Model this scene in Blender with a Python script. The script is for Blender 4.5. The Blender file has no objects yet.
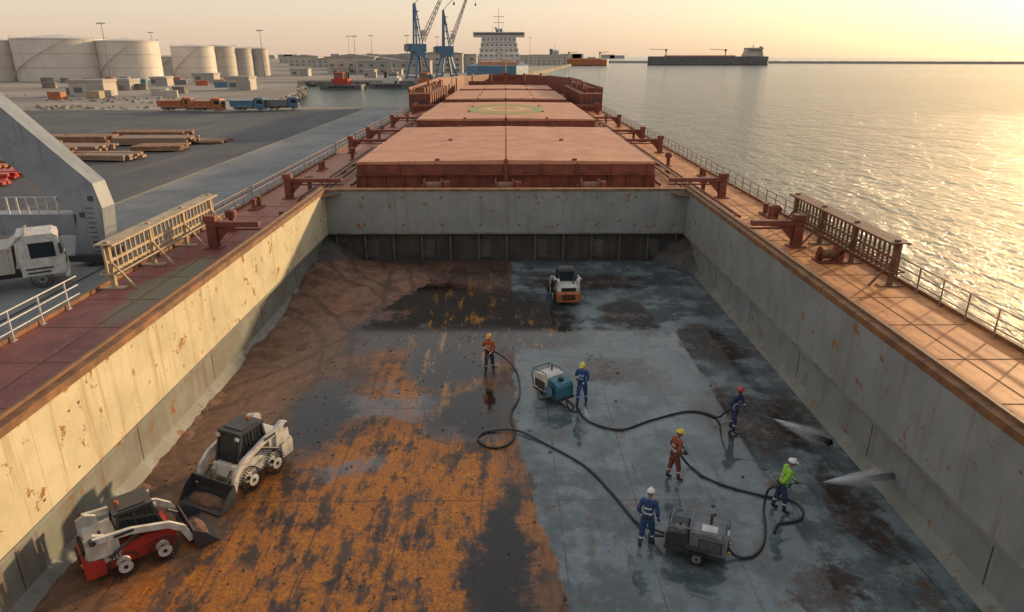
import bpy, math, random
from mathutils import Vector, Matrix, Euler, noise as mn
random.seed(7)
sc=bpy.context.scene
R=math.radians
# ---------------------------------------------------------------- nodes
class NT:
    def __init__(s,name):
        s.m=bpy.data.materials.new(name); s.m.use_nodes=True; s.t=s.m.node_tree
        s.b=s.t.nodes['Principled BSDF']; s.out=s.t.nodes['Material Output']
    def put(s,sock,v):
        if isinstance(v,bpy.types.NodeSocket): s.t.links.new(v,sock)
        elif isinstance(v,(tuple,list)) and len(v)==3 and sock.type=='RGBA': sock.default_value=(*v,1)
        elif isinstance(v,(int,float)) and sock.type=='RGBA': sock.default_value=(v,v,v,1)
        else: sock.default_value=v
    def coord(s,k='Object'):
        return s.t.nodes.new('ShaderNodeTexCoord').outputs[k]
    def math(s,op,a,b=0.0,c=False):
        n=s.t.nodes.new('ShaderNodeMath'); n.operation=op; n.use_clamp=c
        s.put(n.inputs[0],a); s.put(n.inputs[1],b); return n.outputs[0]
    def mix(s,f,a,b,bt='MIX'):
        n=s.t.nodes.new('ShaderNodeMix'); n.data_type='RGBA'; n.blend_type=bt
        s.put(n.inputs[0],f); s.put(n.inputs[6],a); s.put(n.inputs[7],b); return n.outputs[2]
    def map(s,vec,scale=(1,1,1),loc=(0,0,0),rot=(0,0,0)):
        n=s.t.nodes.new('ShaderNodeMapping'); s.put(n.inputs[0],vec)
        n.inputs[1].default_value=loc; n.inputs[2].default_value=rot; n.inputs[3].default_value=scale; return n.outputs[0]
    def noise(s,vec,scale,detail=5,rough=.55,dist=0,out='Fac'):
        n=s.t.nodes.new('ShaderNodeTexNoise'); s.put(n.inputs['Vector'],vec)
        n.inputs['Scale'].default_value=scale; n.inputs['Detail'].default_value=detail
        n.inputs['Roughness'].default_value=rough; n.inputs['Distortion'].default_value=dist
        return n.outputs[out]
    def mr(s,v,a,b,c=0.0,d=1.0,smooth=True):
        n=s.t.nodes.new('ShaderNodeMapRange'); n.interpolation_type='SMOOTHSTEP' if smooth else 'LINEAR'
        s.put(n.inputs[0],v); n.inputs[1].default_value=a; n.inputs[2].default_value=b
        n.inputs[3].default_value=c; n.inputs[4].default_value=d; return n.outputs[0]
    def vm(s,op,a,b):
        n=s.t.nodes.new('ShaderNodeVectorMath'); n.operation=op; s.put(n.inputs[0],a); s.put(n.inputs[1],b)
        return n.outputs['Value'] if op in('LENGTH','DISTANCE') else n.outputs[0]
    def sep(s,v):
        n=s.t.nodes.new('ShaderNodeSeparateXYZ'); s.put(n.inputs[0],v); return n.outputs
    def bump(s,h,strength=.3,dist=.02):
        n=s.t.nodes.new('ShaderNodeBump'); s.put(n.inputs['Strength'],strength)
        n.inputs['Distance'].default_value=dist; s.put(n.inputs['Height'],h); s.t.links.new(n.outputs[0],s.b.inputs['Normal'])
    def fin(s,col,rough=.6,metal=0):
        s.put(s.b.inputs['Base Color'],col); s.put(s.b.inputs['Roughness'],rough); s.put(s.b.inputs['Metallic'],metal); return s.m
RUST=(.16,.055,.02); RUST2=(.30,.12,.03)
def paint(name,c,c2=None,rust=0.0,rough=.5,scale=1.0,streak=0.0,metal=0,bump=.2,rustc=RUST,var=.35,fine=.22):
    n=NT(name); v=n.coord()
    if c2 is None: c2=tuple(x*(1-var) for x in c)
    f=n.noise(v,1.3*scale,5,.6); f=n.mr(f,.32,.68)
    col=n.mix(f,c2,c)
    g=n.noise(v,14*scale,3,.6)
    col=n.mix(n.mr(g,.3,.8,0,fine),col,tuple(x*.55 for x in c2))
    r=rough
    if streak>0:
        sv=n.map(v,(2.2*scale,2.2*scale,.12*scale)); st=n.noise(sv,2.0,5,.7)
        col=n.mix(n.math('MULTIPLY',n.mr(st,.52,.68),streak),col,rustc)
    if rust>0:
        a=n.noise(v,2.4*scale,7,.72); t=.70-rust*.28
        mk=n.mr(a,t,t+.05)
        rc=n.mix(n.noise(v,9*scale,3),rustc,RUST2)
        col=n.mix(mk,col,rc)
        r=n.math('ADD',n.math('MULTIPLY',mk,.3),rough,True)
    n.bump(g,bump,.01)
    return n.fin(col,r,metal)
def flat(name,c,rough=.5,metal=0,var=.2,scale=4): return paint(name,c,None,0,rough,scale,0,metal,.08,var=var)
# ---------------------------------------------------------------- builder
class B:
    def __init__(s): s.v=[];s.f=[];s.m=[];s.sm=[];s.mats=[]; s.M=None
    def mi(s,m):
        if m not in s.mats: s.mats.append(m)
        return s.mats.index(m)
    def add(s,vs,fs,m,smooth=False):
        o=len(s.v)
        for q in vs:
            q=Vector(q); s.v.append(s.M@q if s.M else q)
        k=s.mi(m)
        for f in fs: s.f.append([i+o for i in f]); s.m.append(k); s.sm.append(smooth)
    def box(s,c,sz,m,rot=None):
        h=Vector(sz)/2; vs=[Vector((x*h.x,y*h.y,z*h.z)) for x in(-1,1) for y in(-1,1) for z in(-1,1)]
        if rot: 
            e=Euler([R(a) for a in rot]).to_matrix(); vs=[e@q for q in vs]
        s.add([q+Vector(c) for q in vs],[(0,1,3,2),(4,6,7,5),(0,4,5,1),(2,3,7,6),(0,2,6,4),(1,5,7,3)],m)
    def bb(s,a,b,m):
        a=Vector(a);b=Vector(b); s.box((a+b)/2,[abs(x) for x in (b-a)],m)
    def beam(s,p,q,w,h,m):
        p=Vector(p);q=Vector(q);d=(q-p);L=d.length;d/=L
        up=Vector((0,0,1)) if abs(d.z)<.95 else Vector((0,1,0))
        a=d.cross(up).normalized(); u=a.cross(d)
        vs=[p+d*(L*t)+a*(x*w/2)+u*(z*h/2) for t in(0,1) for x in(-1,1) for z in(-1,1)]
        s.add(vs,[(0,1,3,2),(4,6,7,5),(0,4,5,1),(2,3,7,6),(0,2,6,4),(1,5,7,3)],m)
    def cyl(s,p,q,r,m,r1=None,n=12,smooth=True):
        s.tube([p,q],[r,r if r1 is None else r1],m,n,smooth)
    def tube(s,pts,r,m,n=8,smooth=True):
        pts=[Vector(p) for p in pts]
        if not isinstance(r,(list,tuple)): r=[r]*len(pts)
        d=(pts[1]-pts[0]).normalized(); a=d.orthogonal().normalized(); vs=[]
        for i,p in enumerate(pts):
            if i==0: t=(pts[1]-pts[0])
            elif i==len(pts)-1: t=pts[i]-pts[i-1]
            else: t=pts[i+1]-pts[i-1]
            t.normalize(); a=(a-t*a.dot(t)).normalized(); b=t.cross(a)
            for k in range(n):
                an=2*math.pi*k/n; vs.append(p+(a*math.cos(an)+b*math.sin(an))*r[i])
        fs=[]
        for i in range(len(pts)-1):
            for k in range(n):
                k2=(k+1)%n; fs.append((i*n+k,i*n+k2,(i+1)*n+k2,(i+1)*n+k))
        s.add(vs,fs,m,smooth)
        o=len(pts)-1
        s.add(vs[:n],[tuple(range(n))[::-1]],m); s.add(vs[o*n:],[tuple(range(n))],m)
    def sph(s,c,r,m,nu=14,nv=9,half=False,fn=None):
        if not isinstance(r,(tuple,list)): r=(r,r,r)
        vs=[];fs=[]; hi=math.pi/2 if half else math.pi
        for j in range(nv+1):
            th=hi*j/nv
            for i in range(nu):
                ph=2*math.pi*i/nu
                q=Vector((math.sin(th)*math.cos(ph),math.sin(th)*math.sin(ph),math.cos(th)))
                if fn: q=fn(q)
                vs.append(Vector((q.x*r[0],q.y*r[1],q.z*r[2]))+Vector(c))
        for j in range(nv):
            for i in range(nu):
                i2=(i+1)%nu; fs.append((j*nu+i,(j+1)*nu+i,(j+1)*nu+i2,j*nu+i2))
        s.add(vs,fs,m,True)
    def prism(s,poly,ax,a,b,m):
        n=len(poly)
        def P(p,t): return {'x':(t,p[0],p[1]),'y':(p[0],t,p[1]),'z':(p[0],p[1],t)}[ax]
        vs=[P(p,a) for p in poly]+[P(p,b) for p in poly]
        fs=[tuple(range(n)),tuple(range(2*n-1,n-1,-1))]+[(i,(i+1)%n+0,(i+1)%n+n,i+n) for i in range(n)]
        s.add(vs,fs,m)
    def wheel(s,c,ax,r,w,mt,mr_,n=24):
        c=Vector(c);ax=Vector(ax).normalized()
        h=w/2
        prof=[(-h,r*.58),(-h,r*.88),(-h*.7,r),(h*.7,r),(h,r*.88),(h,r*.58)]
        s.tube([c+ax*p[0] for p in prof],[p[1] for p in prof],mt,n)
        s.tube([c-ax*h*1.02,c-ax*h*.75],[r*.50,r*.42],mr_,n); s.tube([c+ax*h*.75,c+ax*h*1.02],[r*.42,r*.50],mr_,n)
        s.tube([c-ax*h*1.12,c+ax*h*1.12],r*.16,mt,12)
        u=ax.orthogonal().normalized();v=ax.cross(u)
        for k in range(26):
            a=2*math.pi*k/26; d=u*math.cos(a)+v*math.sin(a); a2=a+.12; d2=u*math.cos(a2)+v*math.sin(a2)
            s.beam(c+d*r-ax*h*.85,c+d2*r,r*.07,r*.045,mt); s.beam(c+d2*r,c+d*r+ax*h*.85,r*.07,r*.045,mt)
    def obj(s,name,loc=(0,0,0),rz=0,bevel=0,parent=None,recalc=True,scale=1):
        me=bpy.data.meshes.new(name); me.from_pydata([tuple(q) for q in s.v],[],s.f)
        for m in s.mats: me.materials.append(m)
        me.polygons.foreach_set('material_index',s.m); me.polygons.foreach_set('use_smooth',s.sm)
        if recalc:
            import bmesh
            bm=bmesh.new(); bm.from_mesh(me); bmesh.ops.recalc_face_normals(bm,faces=bm.faces); bm.to_mesh(me); bm.free()
        me.update()
        o=bpy.data.objects.new(name,me); sc.collection.objects.link(o); o.location=loc; o.rotation_euler=(0,0,R(rz)); o.scale=(scale,)*3
        if bevel>0:
            b=o.modifiers.new('Bevel','BEVEL'); b.width=bevel; b.segments=2; b.limit_method='ANGLE'; b.angle_limit=R(50)
        if parent: o.parent=parent
        return o
def sheet(name,poly,z,m,parent=None):
    b=B(); b.add([(x,y,z) for x,y in poly],[tuple(range(len(poly)))],m); o=b.obj(name,recalc=False,parent=parent)
    if o.data.polygons[0].normal.z<0: o.data.flip_normals()
    return o
# ---------------------------------------------------------------- camera, light, world
CAMZ=13.3
cam=bpy.data.cameras.new('camera'); co=bpy.data.objects.new('camera',cam); sc.collection.objects.link(co)
co.location=(0,0,CAMZ); co.rotation_euler=(R(90-20.1),0,R(-.5)); cam.lens=24; cam.sensor_width=36; cam.clip_end=90000; cam.clip_start=.2
sc.camera=co
AZ,EL=50,10.5
sd=Vector((math.sin(R(AZ))*math.cos(R(EL)),math.cos(R(AZ))*math.cos(R(EL)),math.sin(R(EL))))
sun=bpy.data.lights.new('sun','SUN'); sun.energy=5; sun.angle=R(1.8); sun.color=(1,.70,.38)
so=bpy.data.objects.new('sun',sun); sc.collection.objects.link(so); so.rotation_euler=sd.to_track_quat('Z','Y').to_euler(); so.location=(60,60,60)
w=bpy.data.worlds.new('World'); sc.world=w; w.use_nodes=True; nt=w.node_tree
sky=nt.nodes.new('ShaderNodeTexSky'); sky.sky_type='NISHITA'; sky.sun_disc=False; sky.sun_elevation=R(EL); sky.sun_rotation=R(AZ)
sky.air_density=1.0; sky.dust_density=2.4; sky.ozone_density=1.0; sky.altitude=0
bg=nt.nodes['Background']; nt.links.new(sky.outputs[0],bg.inputs[0]); bg.inputs[1].default_value=.05
# hazy evening air: a pale veil by elevation over the Nishita sky
tc=nt.nodes.new('ShaderNodeTexCoord'); sx=nt.nodes.new('ShaderNodeSeparateXYZ'); nt.links.new(tc.outputs['Generated'],sx.inputs[0])
rp=nt.nodes.new('ShaderNodeValToRGB'); nt.links.new(sx.outputs[2],rp.inputs[0]); e=rp.color_ramp.elements
e[0].position=0; e[0].color=(.66,.49,.37,1); e[1].position=1; e[1].color=(.50,.52,.55,1)
for p_,c_ in((.06,(.69,.56,.44,1)),(.2,(.63,.56,.48,1)),(.5,(.54,.53,.51,1))):
    q_=e.new(p_); q_.color=c_
bg2=nt.nodes.new('ShaderNodeBackground'); nt.links.new(rp.outputs[0],bg2.inputs[0]); bg2.inputs[1].default_value=1.0
ad=nt.nodes.new('ShaderNodeAddShader'); nt.links.new(bg.outputs[0],ad.inputs[0]); nt.links.new(bg2.outputs[0],ad.inputs[1]); nt.links.new(ad.outputs[0],nt.nodes['World Output'].inputs[0])
sc.view_settings.view_transform='Standard'; sc.view_settings.look='None'; sc.view_settings.exposure=0
# ---------------------------------------------------------------- materials
M={}
M['black']=flat('black_rubber',(.022,.021,.02),.75)
M['dark']=flat('dark_steel',(.05,.05,.055),.5)
M['glass']=flat('dark_glass',(.02,.03,.035),.08)
M['white']=paint('white_paint',(.66,.64,.60),(.46,.42,.37),.22,.4,2,.3,rustc=(.22,.14,.09))
M['red']=paint('red_paint',(.50,.045,.03),None,.06,.4,2)
M['teal']=paint('teal_paint',(.05,.20,.25),None,.05,.4,2)
M['greym']=paint('machine_grey',(.20,.21,.22),None,.15,.45,3)
M['yellow']=paint('yellow_paint',(.65,.42,.05),None,.08,.5,2)
M['redbrown']=paint('oxide_red_paint',(.25,.06,.032),(.13,.036,.022),.35,.6,.8,.3)
M['hatchtop']=paint('hatch_top_paint',(.58,.28,.16),(.45,.20,.115),.18,.75,.35,0,rustc=(.26,.11,.06))
M['coam_sunlit']=paint('coaming_sunlit_paint',(.58,.50,.33),(.47,.40,.26),.40,.5,.55,.42,rustc=(.24,.11,.03),fine=.10,bump=.1)  # left coaming: warm sunlight on the grey paint put into this cream colour
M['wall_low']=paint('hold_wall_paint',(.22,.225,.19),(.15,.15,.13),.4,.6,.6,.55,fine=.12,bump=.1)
M['coam_r']=paint('coaming_grey_paint',(.27,.28,.275),(.215,.225,.225),.38,.42,.55,.40,rustc=(.18,.095,.035),fine=.10,bump=.1)  # plain grey copy of the same paint, without the painted sunlight
M['bulk']=paint('bulkhead_paint',(.065,.062,.058),(.035,.032,.029),.3,.6,.8,.5)
M['rib']=paint('bulkhead_rib_paint',(.10,.10,.092),(.055,.05,.046),.4,.6,.8,.5)
M['rim']=paint('rusty_rim',(.28,.13,.05),(.13,.06,.028),.4,.7,1.5)
M['hull']=paint('hull_paint',(.12,.03,.025),None,.2,.6,.4,.3)
M['rail']=paint('railing_paint',(.35,.22,.15),None,.4,.6,3)
M['wrail']=paint('white_railing_paint',(.6,.6,.58),None,.15,.5,3)
M['tan']=paint('tan_frame_paint',(.48,.36,.22),None,.4,.6,2)
M['brownf']=paint('brown_frame_paint',(.20,.10,.05),None,.4,.6,2)
M['gantry']=paint('gantry_grey_paint',(.24,.265,.29),(.19,.21,.235),.2,.5,.5,.35,fine=.08,bump=.08)
M['conc']=paint('concrete',(.27,.26,.245),(.20,.195,.185),0,.85,.15,0)
M['tank']=paint('tank_paint',(.66,.59,.52),(.58,.52,.46),.03,.6,.08,.15)  # both tank tones lightened, air haze put into the colour
M['tank2']=paint('tank_paint_grey',(.48,.43,.38),(.41,.37,.33),.03,.6,.08,.15)
M['beige']=paint('building_render',(.50,.43,.36),(.42,.37,.31),0,.8,.1,0)  # building walls and roof sheet paled, distance haze painted in
M['roofg']=paint('roof_sheet',(.38,.35,.32),None,0,.7,.1,0,var=.2)
M['wind']=flat('window_dark',(.13,.135,.14),.3)  # far windows lifted to grey, haze is in the colour
M['blue']=paint('blue_paint',(.10,.21,.34),None,.08,.5,.6)  # blue lightened towards haze for the distant cranes
M['orange']=paint('orange_paint',(.50,.15,.05),None,.1,.5,.6)
M['shull']=paint('far_ship_hull',(.16,.15,.14),None,.1,.6,.1)  # hull tone raised, standing for haze over the water
M['wood']=paint('timber',(.36,.20,.12),(.20,.10,.055),0,.8,1)
M['rock']=paint('rock',(.29,.25,.21),(.17,.145,.12),0,.9,.4)
def tracks(n,v):
    r=None
    for cx,cy,rad in((-21,27,12.6),(-21,27,14.0),(-2,46,8.5),(-2,46,9.9),(-16,10,9.0),(-16,10,10.3),(-24,38,17),(-24,38,18.3)):
        d=n.vm('DISTANCE',v,(cx,cy,0)); q=n.mr(n.math('ABSOLUTE',n.math('SUBTRACT',d,rad)),.10,.22,1,0)
        r=q if r is None else n.math('MAXIMUM',r,q)
    return r
def dirt():
    n=NT('dirt'); v=n.coord(); a=n.noise(v,.9,6,.7); b_=n.noise(v,6,6,.75)
    vv=n.vm('ADD',v,n.vm('MULTIPLY',n.vm('SUBTRACT',n.noise(v,.5,3,.5,0,'Color'),(.5,.5,.5)),(1,1,0)))
    t=tracks(n,vv)
    col=n.mix(n.mr(a,.35,.65),(.115,.057,.036),(.235,.128,.082)); col=n.mix(n.mr(b_,.5,.75,0,.5),col,(.30,.185,.125)); col=n.mix(n.math('MULTIPLY',t,.6),col,(.07,.04,.027))
    n.bump(n.math('SUBTRACT',b_,n.math('MULTIPLY',t,.6)),.9,.06); return n.fin(col,.95)
M['dirt']=dirt()
# ---- hold floor
def floor_mat():
    n=NT('hold_floor_steel'); v=n.coord()
    wn=n.noise(v,.45,5,.65,0,'Color')
    wv=n.vm('ADD',v,n.vm('MULTIPLY',n.vm('SUBTRACT',wn,(.5,.5,.5)),(3.6,4.8,0)))
    fn=n.noise(v,2.2,6,.78,0,'Color')
    wv=n.vm('ADD',wv,n.vm('MULTIPLY',n.vm('SUBTRACT',fn,(.5,.5,.5)),(1.8,2.4,0)))
    def blob(cx,cy,rx,ry,e=.25):
        d=n.vm('MULTIPLY',n.vm('SUBTRACT',wv,(cx,cy,0)),(1/rx,1/ry,0))
        return n.mr(n.vm('LENGTH',d,(0,0,0)),1-e,1+e,1,0)
    def OR(*a):
        r=a[0]
        for x in a[1:]: r=n.math('MAXIMUM',r,x)
        return r
    def MUL(a,b): return n.math('MULTIPLY',a,b)
    n1=n.noise(v,.55,6,.68); n2=n.noise(v,2.6,7,.74); n3=n.noise(n.map(v,(1.5,.30,1)),1.1,7,.75); n4=n.noise(v,11,4,.7); n5=n.noise(n.map(v,(1,.7,1),(13,7,0)),.85,8,.78)
    blue=n.mix(n.mr(n1,.38,.62),(.080,.102,.110),(.160,.190,.20))
    blue=n.mix(n.mr(n2,.50,.66,0,.6),blue,(.225,.24,.24))
    blue=n.mix(n.mr(n3,.57,.66,0,.7),blue,(.050,.055,.056))
    blue=n.mix(n.mr(n5,.57,.63,0,.8),blue,(.145,.075,.034))
    blue=n.mix(n.mr(n4,.62,.75,0,.35),blue,(.26,.275,.27))
    st=OR(blob(10,23.5,2.4,2.4),blob(4.9,27.6,1.9,1.4),blob(10,31,1.4,3),blob(8.3,14.2,.9,.8),blob(10.8,17.5,.8,2.2),blob(6.5,35,1.3,2.5),blob(5,41,4,1.6,.4))
    blue=n.mix(MUL(st,n.mr(n2,.36,.54,.35,.95)),blue,(.045,.024,.014))
    br=n.mix(n.mr(n1,.35,.65),(.034,.020,.015),(.095,.052,.034))
    br=n.mix(n.mr(n3,.48,.62,0,.75),br,(.135,.072,.042))
    br=n.mix(n.mr(n5,.55,.62,0,.6),br,(.105,.095,.086))
    br=n.mix(n.mr(n2,.57,.68,0,.85),br,(.26,.09,.015))
    wall=n.mr(n.sep(wv)[0],-10.0,-7.6,1,0)
    lb=n.mix(n.mr(n2,.35,.65),(.11,.056,.036),(.215,.12,.077))
    br=n.mix(MUL(wall,.9),br,lb)
    far=blob(-8.2,36,4.6,9,.15)
    br=n.mix(MUL(far,n.mr(n5,.35,.5,.55,.95)),br,lb)
    tw=n.vm('ADD',v,n.vm('MULTIPLY',n.vm('SUBTRACT',wn,(.5,.5,.5)),(1.5,1.5,0)))
    br=n.mix(MUL(tracks(n,tw),n.mr(n2,.4,.55,.1,.6)),br,(.04,.025,.018))
    og=OR(blob(-3.4,17.6,5.0,5.8,.35),blob(-6.3,14.5,3.6,4,.4),MUL(blob(-3.4,30.5,2.8,8,.5),.9))
    om=MUL(og,n.mr(n.math('ADD',MUL(n3,.45),MUL(n5,.55)),.445,.525))
    oc=n.mix(n.mr(n4,.35,.65),(.27,.078,.006),(.60,.185,.009))
    oc=n.mix(n.mr(n2,.48,.68,0,.6),oc,(.70,.27,.016))
    br=n.mix(MUL(om,.96),br,oc)
    gw=OR(blob(-4.2,24.8,3.6,1.2,.4),blob(-5.4,20,1.1,.6,.5),blob(-1.5,22.8,1.2,.8,.5))
    br=n.mix(MUL(gw,n.mr(n2,.38,.55,.15,.8)),br,(.13,.14,.145))
    xs=n.sep(wv); xr=n.sep(v)
    xb=n.math('ADD',n.math('MULTIPLY',n.math('SUBTRACT',22,xr[1]),.14),.45)
    xb=n.math('MINIMUM',n.math('MAXIMUM',xb,.35),1.7)
    mixx=n.math('ADD',MUL(xs[0],.30),MUL(xr[0],.70))
    side=n.mr(n.math('SUBTRACT',mixx,xb),-.10,.10)
    col=n.mix(side,br,blue)
    blk=OR(blob(-1.2,34.4,4.6,4.8,.2),blob(-5.0,38.0,3.4,2.8,.3),blob(-2.6,29.2,2.4,2.8,.3),blob(.0,15.5,.9,4.4,.4),blob(-1.4,24.4,1.6,2.4,.4),blob(-5.8,32.5,2.0,2.8,.4),blob(-7.4,24,1.4,3,.4),blob(2,32,1.6,1.8,.4))
    bm_=MUL(blk,n.mr(n5,.36,.45,.6,1))
    col=n.mix(bm_,col,n.mix(n.mr(n4,.45,.7),(.011,.008,.007),(.034,.020,.014)))
    ye=MUL(OR(blob(1.4,30.5,1.3,5,.5),MUL(blob(-2.5,32,2.6,7,.5),.9)),n.mr(n3,.55,.60))
    col=n.mix(MUL(ye,.8),col,(.40,.17,.015))
    sx=n.math('ABSOLUTE',n.math('SUBTRACT',n.math('FRACT',n.math('DIVIDE',n.math('ADD',xr[0],30.2),2.45)),.5))
    sy=n.math('ABSOLUTE',n.math('SUBTRACT',n.math('FRACT',n.math('DIVIDE',xr[1],6.1)),.5))
    seam=OR(n.mr(sx,.486,.496),n.mr(sy,.494,.498))
    col=n.mix(MUL(seam,n.mr(n5,.4,.6,.25,.8)),col,(.04,.024,.016))
    pud=n.mr(n1,.56,.48)
    rdry=n.math('ADD',MUL(n2,.42),.12)
    rb=n.math('ADD',rdry,MUL(pud,n.math('SUBTRACT',.05,rdry)))
    rl=n.math('ADD',MUL(n2,.5),.28)
    rr=n.math('ADD',MUL(side,n.math('SUBTRACT',rb,rl)),rl)
    wetm=OR(MUL(bm_,.95),MUL(gw,.9))
    rr=n.math('ADD',MUL(wetm,n.math('SUBTRACT',.07,rr)),rr)
    wa=n.math('MAXIMUM',MUL(pud,side),wetm)
    col=n.mix(MUL(MUL(pud,side),.3),col,(.03,.04,.045))
    n.bump(n.math('ADD',MUL(n2,.6),MUL(n4,.25)),n.math('SUBTRACT',.4,MUL(wa,.36)),.02)
    return n.fin(col,rr,0)
M['floor']=floor_mat()
def deck_mat():
    n=NT('deck_paint'); v=n.coord(); x,y,z=n.sep(v)
    a=n.noise(v,.5,6,.7); b=n.noise(v,3,7,.7); s=n.noise(n.map(v,(2.5,.25,1)),1.2,6,.7)
    rt=n.mix(n.mr(a,.35,.65),(.44,.15,.04),(.66,.29,.10)); rt=n.mix(n.mr(s,.5,.66,0,.75),rt,(.25,.08,.025)); rt=n.mix(n.mr(b,.56,.7,0,.6),rt,(.70,.39,.17))  # right deck: rust primer with warm sunlight put into its orange
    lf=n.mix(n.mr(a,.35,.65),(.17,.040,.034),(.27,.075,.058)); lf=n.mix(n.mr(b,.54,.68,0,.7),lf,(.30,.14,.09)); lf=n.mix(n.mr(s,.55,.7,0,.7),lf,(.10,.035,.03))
    wv=n.vm('ADD',v,n.vm('MULTIPLY',n.vm('SUBTRACT',n.noise(v,.8,5,.6,0,'Color'),(.5,.5,.5)),(1.6,1.6,0)))
    d=n.vm('LENGTH',n.vm('MULTIPLY',n.vm('SUBTRACT',wv,(-14.7,28,4)),(1/1.1,1/5.0,0)),(0,0,0))
    lf=n.mix(n.mr(d,.7,1.1,.7,0),lf,n.mix(n.mr(b,.4,.6),(.18,.19,.11),(.12,.16,.10)))
    d2=n.mr(y,36,48); lf=n.mix(n.math('MULTIPLY',d2,.7),lf,(.38,.165,.09))
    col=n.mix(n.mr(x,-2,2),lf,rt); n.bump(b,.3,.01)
    return n.fin(col,.62)
M['deck']=deck_mat()
def sea_mat():
    n=NT('sea_water'); v=n.coord()
    a=n.noise(n.map(v,(1,.6,1),rot=(0,0,.5)),.16,3,.6); b=n.noise(n.map(v,(1,.5,1),rot=(0,0,-.3)),.9,5,.66); c=n.noise(v,.006,4,.55)
    h=n.math('ADD',n.math('MULTIPLY',a,1.5),n.math('MULTIPLY',b,.85))
    n.bump(h,n.mr(c,.38,.62,.75,1.0),1.5)
    col=n.mix(n.mr(c,.35,.65),(.06,.10,.095),(.085,.125,.115))
    m=n.fin(col,.12); n.b.inputs['IOR'].default_value=1.33; return m
M['sea']=sea_mat()
def asphalt():
    n=NT('asphalt'); v=n.coord(); a=n.noise(v,.05,5,.6); b=n.noise(v,.8,6,.7); s=n.noise(n.map(v,(.3,.03,1)),1,6,.7)
    col=n.mix(n.mr(a,.35,.65),(.05,.049,.052),(.08,.077,.078)); col=n.mix(n.mr(b,.5,.75,0,.4),col,(.11,.10,.095)); col=n.mix(n.mr(s,.52,.68,0,.6),col,(.14,.12,.10))
    return n.fin(col,.8)
M['asph']=asphalt()
def land():
    n=NT('port_ground'); v=n.coord(); a=n.noise(v,.02,6,.6); b=n.noise(v,.25,6,.7)
    col=n.mix(n.mr(a,.4,.6),(.20,.165,.135),(.30,.255,.21)); col=n.mix(n.mr(b,.5,.7,0,.5),col,(.15,.13,.105)); return n.fin(col,.9)
M['land']=land()
def apron():
    n=NT('apron_concrete'); v=n.coord(); x,y,z=n.sep(v); a=n.noise(v,.12,6,.65); b=n.noise(v,1.2,6,.7)
    col=n.mix(n.mr(a,.35,.65),(.13,.13,.13),(.21,.205,.195)); col=n.mix(n.mr(b,.5,.75,0,.4),col,(.10,.098,.095))
    g=n.math('MAXIMUM',n.mr(n.math('ABSOLUTE',n.math('SUBTRACT',n.math('FRACT',n.math('DIVIDE',x,4)),.5)),.488,.494),n.mr(n.math('ABSOLUTE',n.math('SUBTRACT',n.math('FRACT',n.math('DIVIDE',y,6)),.5)),.492,.496))
    col=n.mix(n.math('MULTIPLY',g,.6),col,(.07,.07,.07)); return n.fin(col,.7)
M['apron']=apron()
# ---------------------------------------------------------------- water, land
sheet('sea_water',[(-40000,-3000),(40000,-3000),(40000,60000),(-40000,60000)],-2,M['sea'])
QZ=1.0
LP=[(-18.6,-300),(-18.6,182),(-66,182),(-76,260),(-112,388),(-14,388),(-8,470),(40,700),(150,1500),(300,3500),(-9000,5200),(-9000,-300)]
b=B(); b.prism(LP,'z',-8,QZ,M['land']); b.obj('port_ground')
sheet('apron_pavement',[(-19.2,-290),(-19.2,181),(-35,181),(-35,-290)],QZ+.008,M['apron'])
sheet('asphalt_road',[(-35,-290),(-35,176),(-120,172),(-135,110),(-240,90),(-240,-290)],QZ+.004,M['asph'])
b=B()
b.bb((-19.2,-290,QZ),(-18.7,181,QZ+.22),M['conc']); 
b.obj('quay_kerb')
b=B()
for x in(-20.6,-24.9): b.bb((x-.05,-100,QZ+.009),(x+.05,178,QZ+.05),M['dark'])
b.obj('crane_rail_track')
wl=flat('yellow_line_paint',(.5,.38,.1),.7); b=B()
for x in(-22.5,-34.6): b.add([(x-.08,-100,QZ+.013),(x+.08,-100,QZ+.013),(x+.08,178,QZ+.013),(x-.08,178,QZ+.013)],[(0,1,2,3)],wl)
b.obj('road_marking')
b=B()
def rocks(p,q,nn,sz,spread):
    p=Vector(p);q=Vector(q)
    for i in range(nn):
        t=random.random(); c=p.lerp(q,t)+Vector((random.uniform(-spread,spread),random.uniform(-spread,spread),random.uniform(-.8,.3)))
        r=random.uniform(.5,1)*sz; sd_=random.random()*99
        b.sph(c,(r,r*random.uniform(.7,1.2),r*.7),M['rock'],6,4,fn=lambda q_:q_*(1+.4*mn.noise(q_*1.5+Vector((sd_,0,0)))))
rocks((-66,184,0),(-76,260,0),220,1.3,2.5); rocks((-76,260,0),(-112,388,0),260,1.5,3); rocks((-112,388,0),(-14,388,0),160,1.5,2)
rocks((-66,183,.3),(-120,178,1.0),160,1.0,5); rocks((-80,200,.8),(-160,230,.8),200,1.0,12)
b.obj('rock_revetment')
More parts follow.
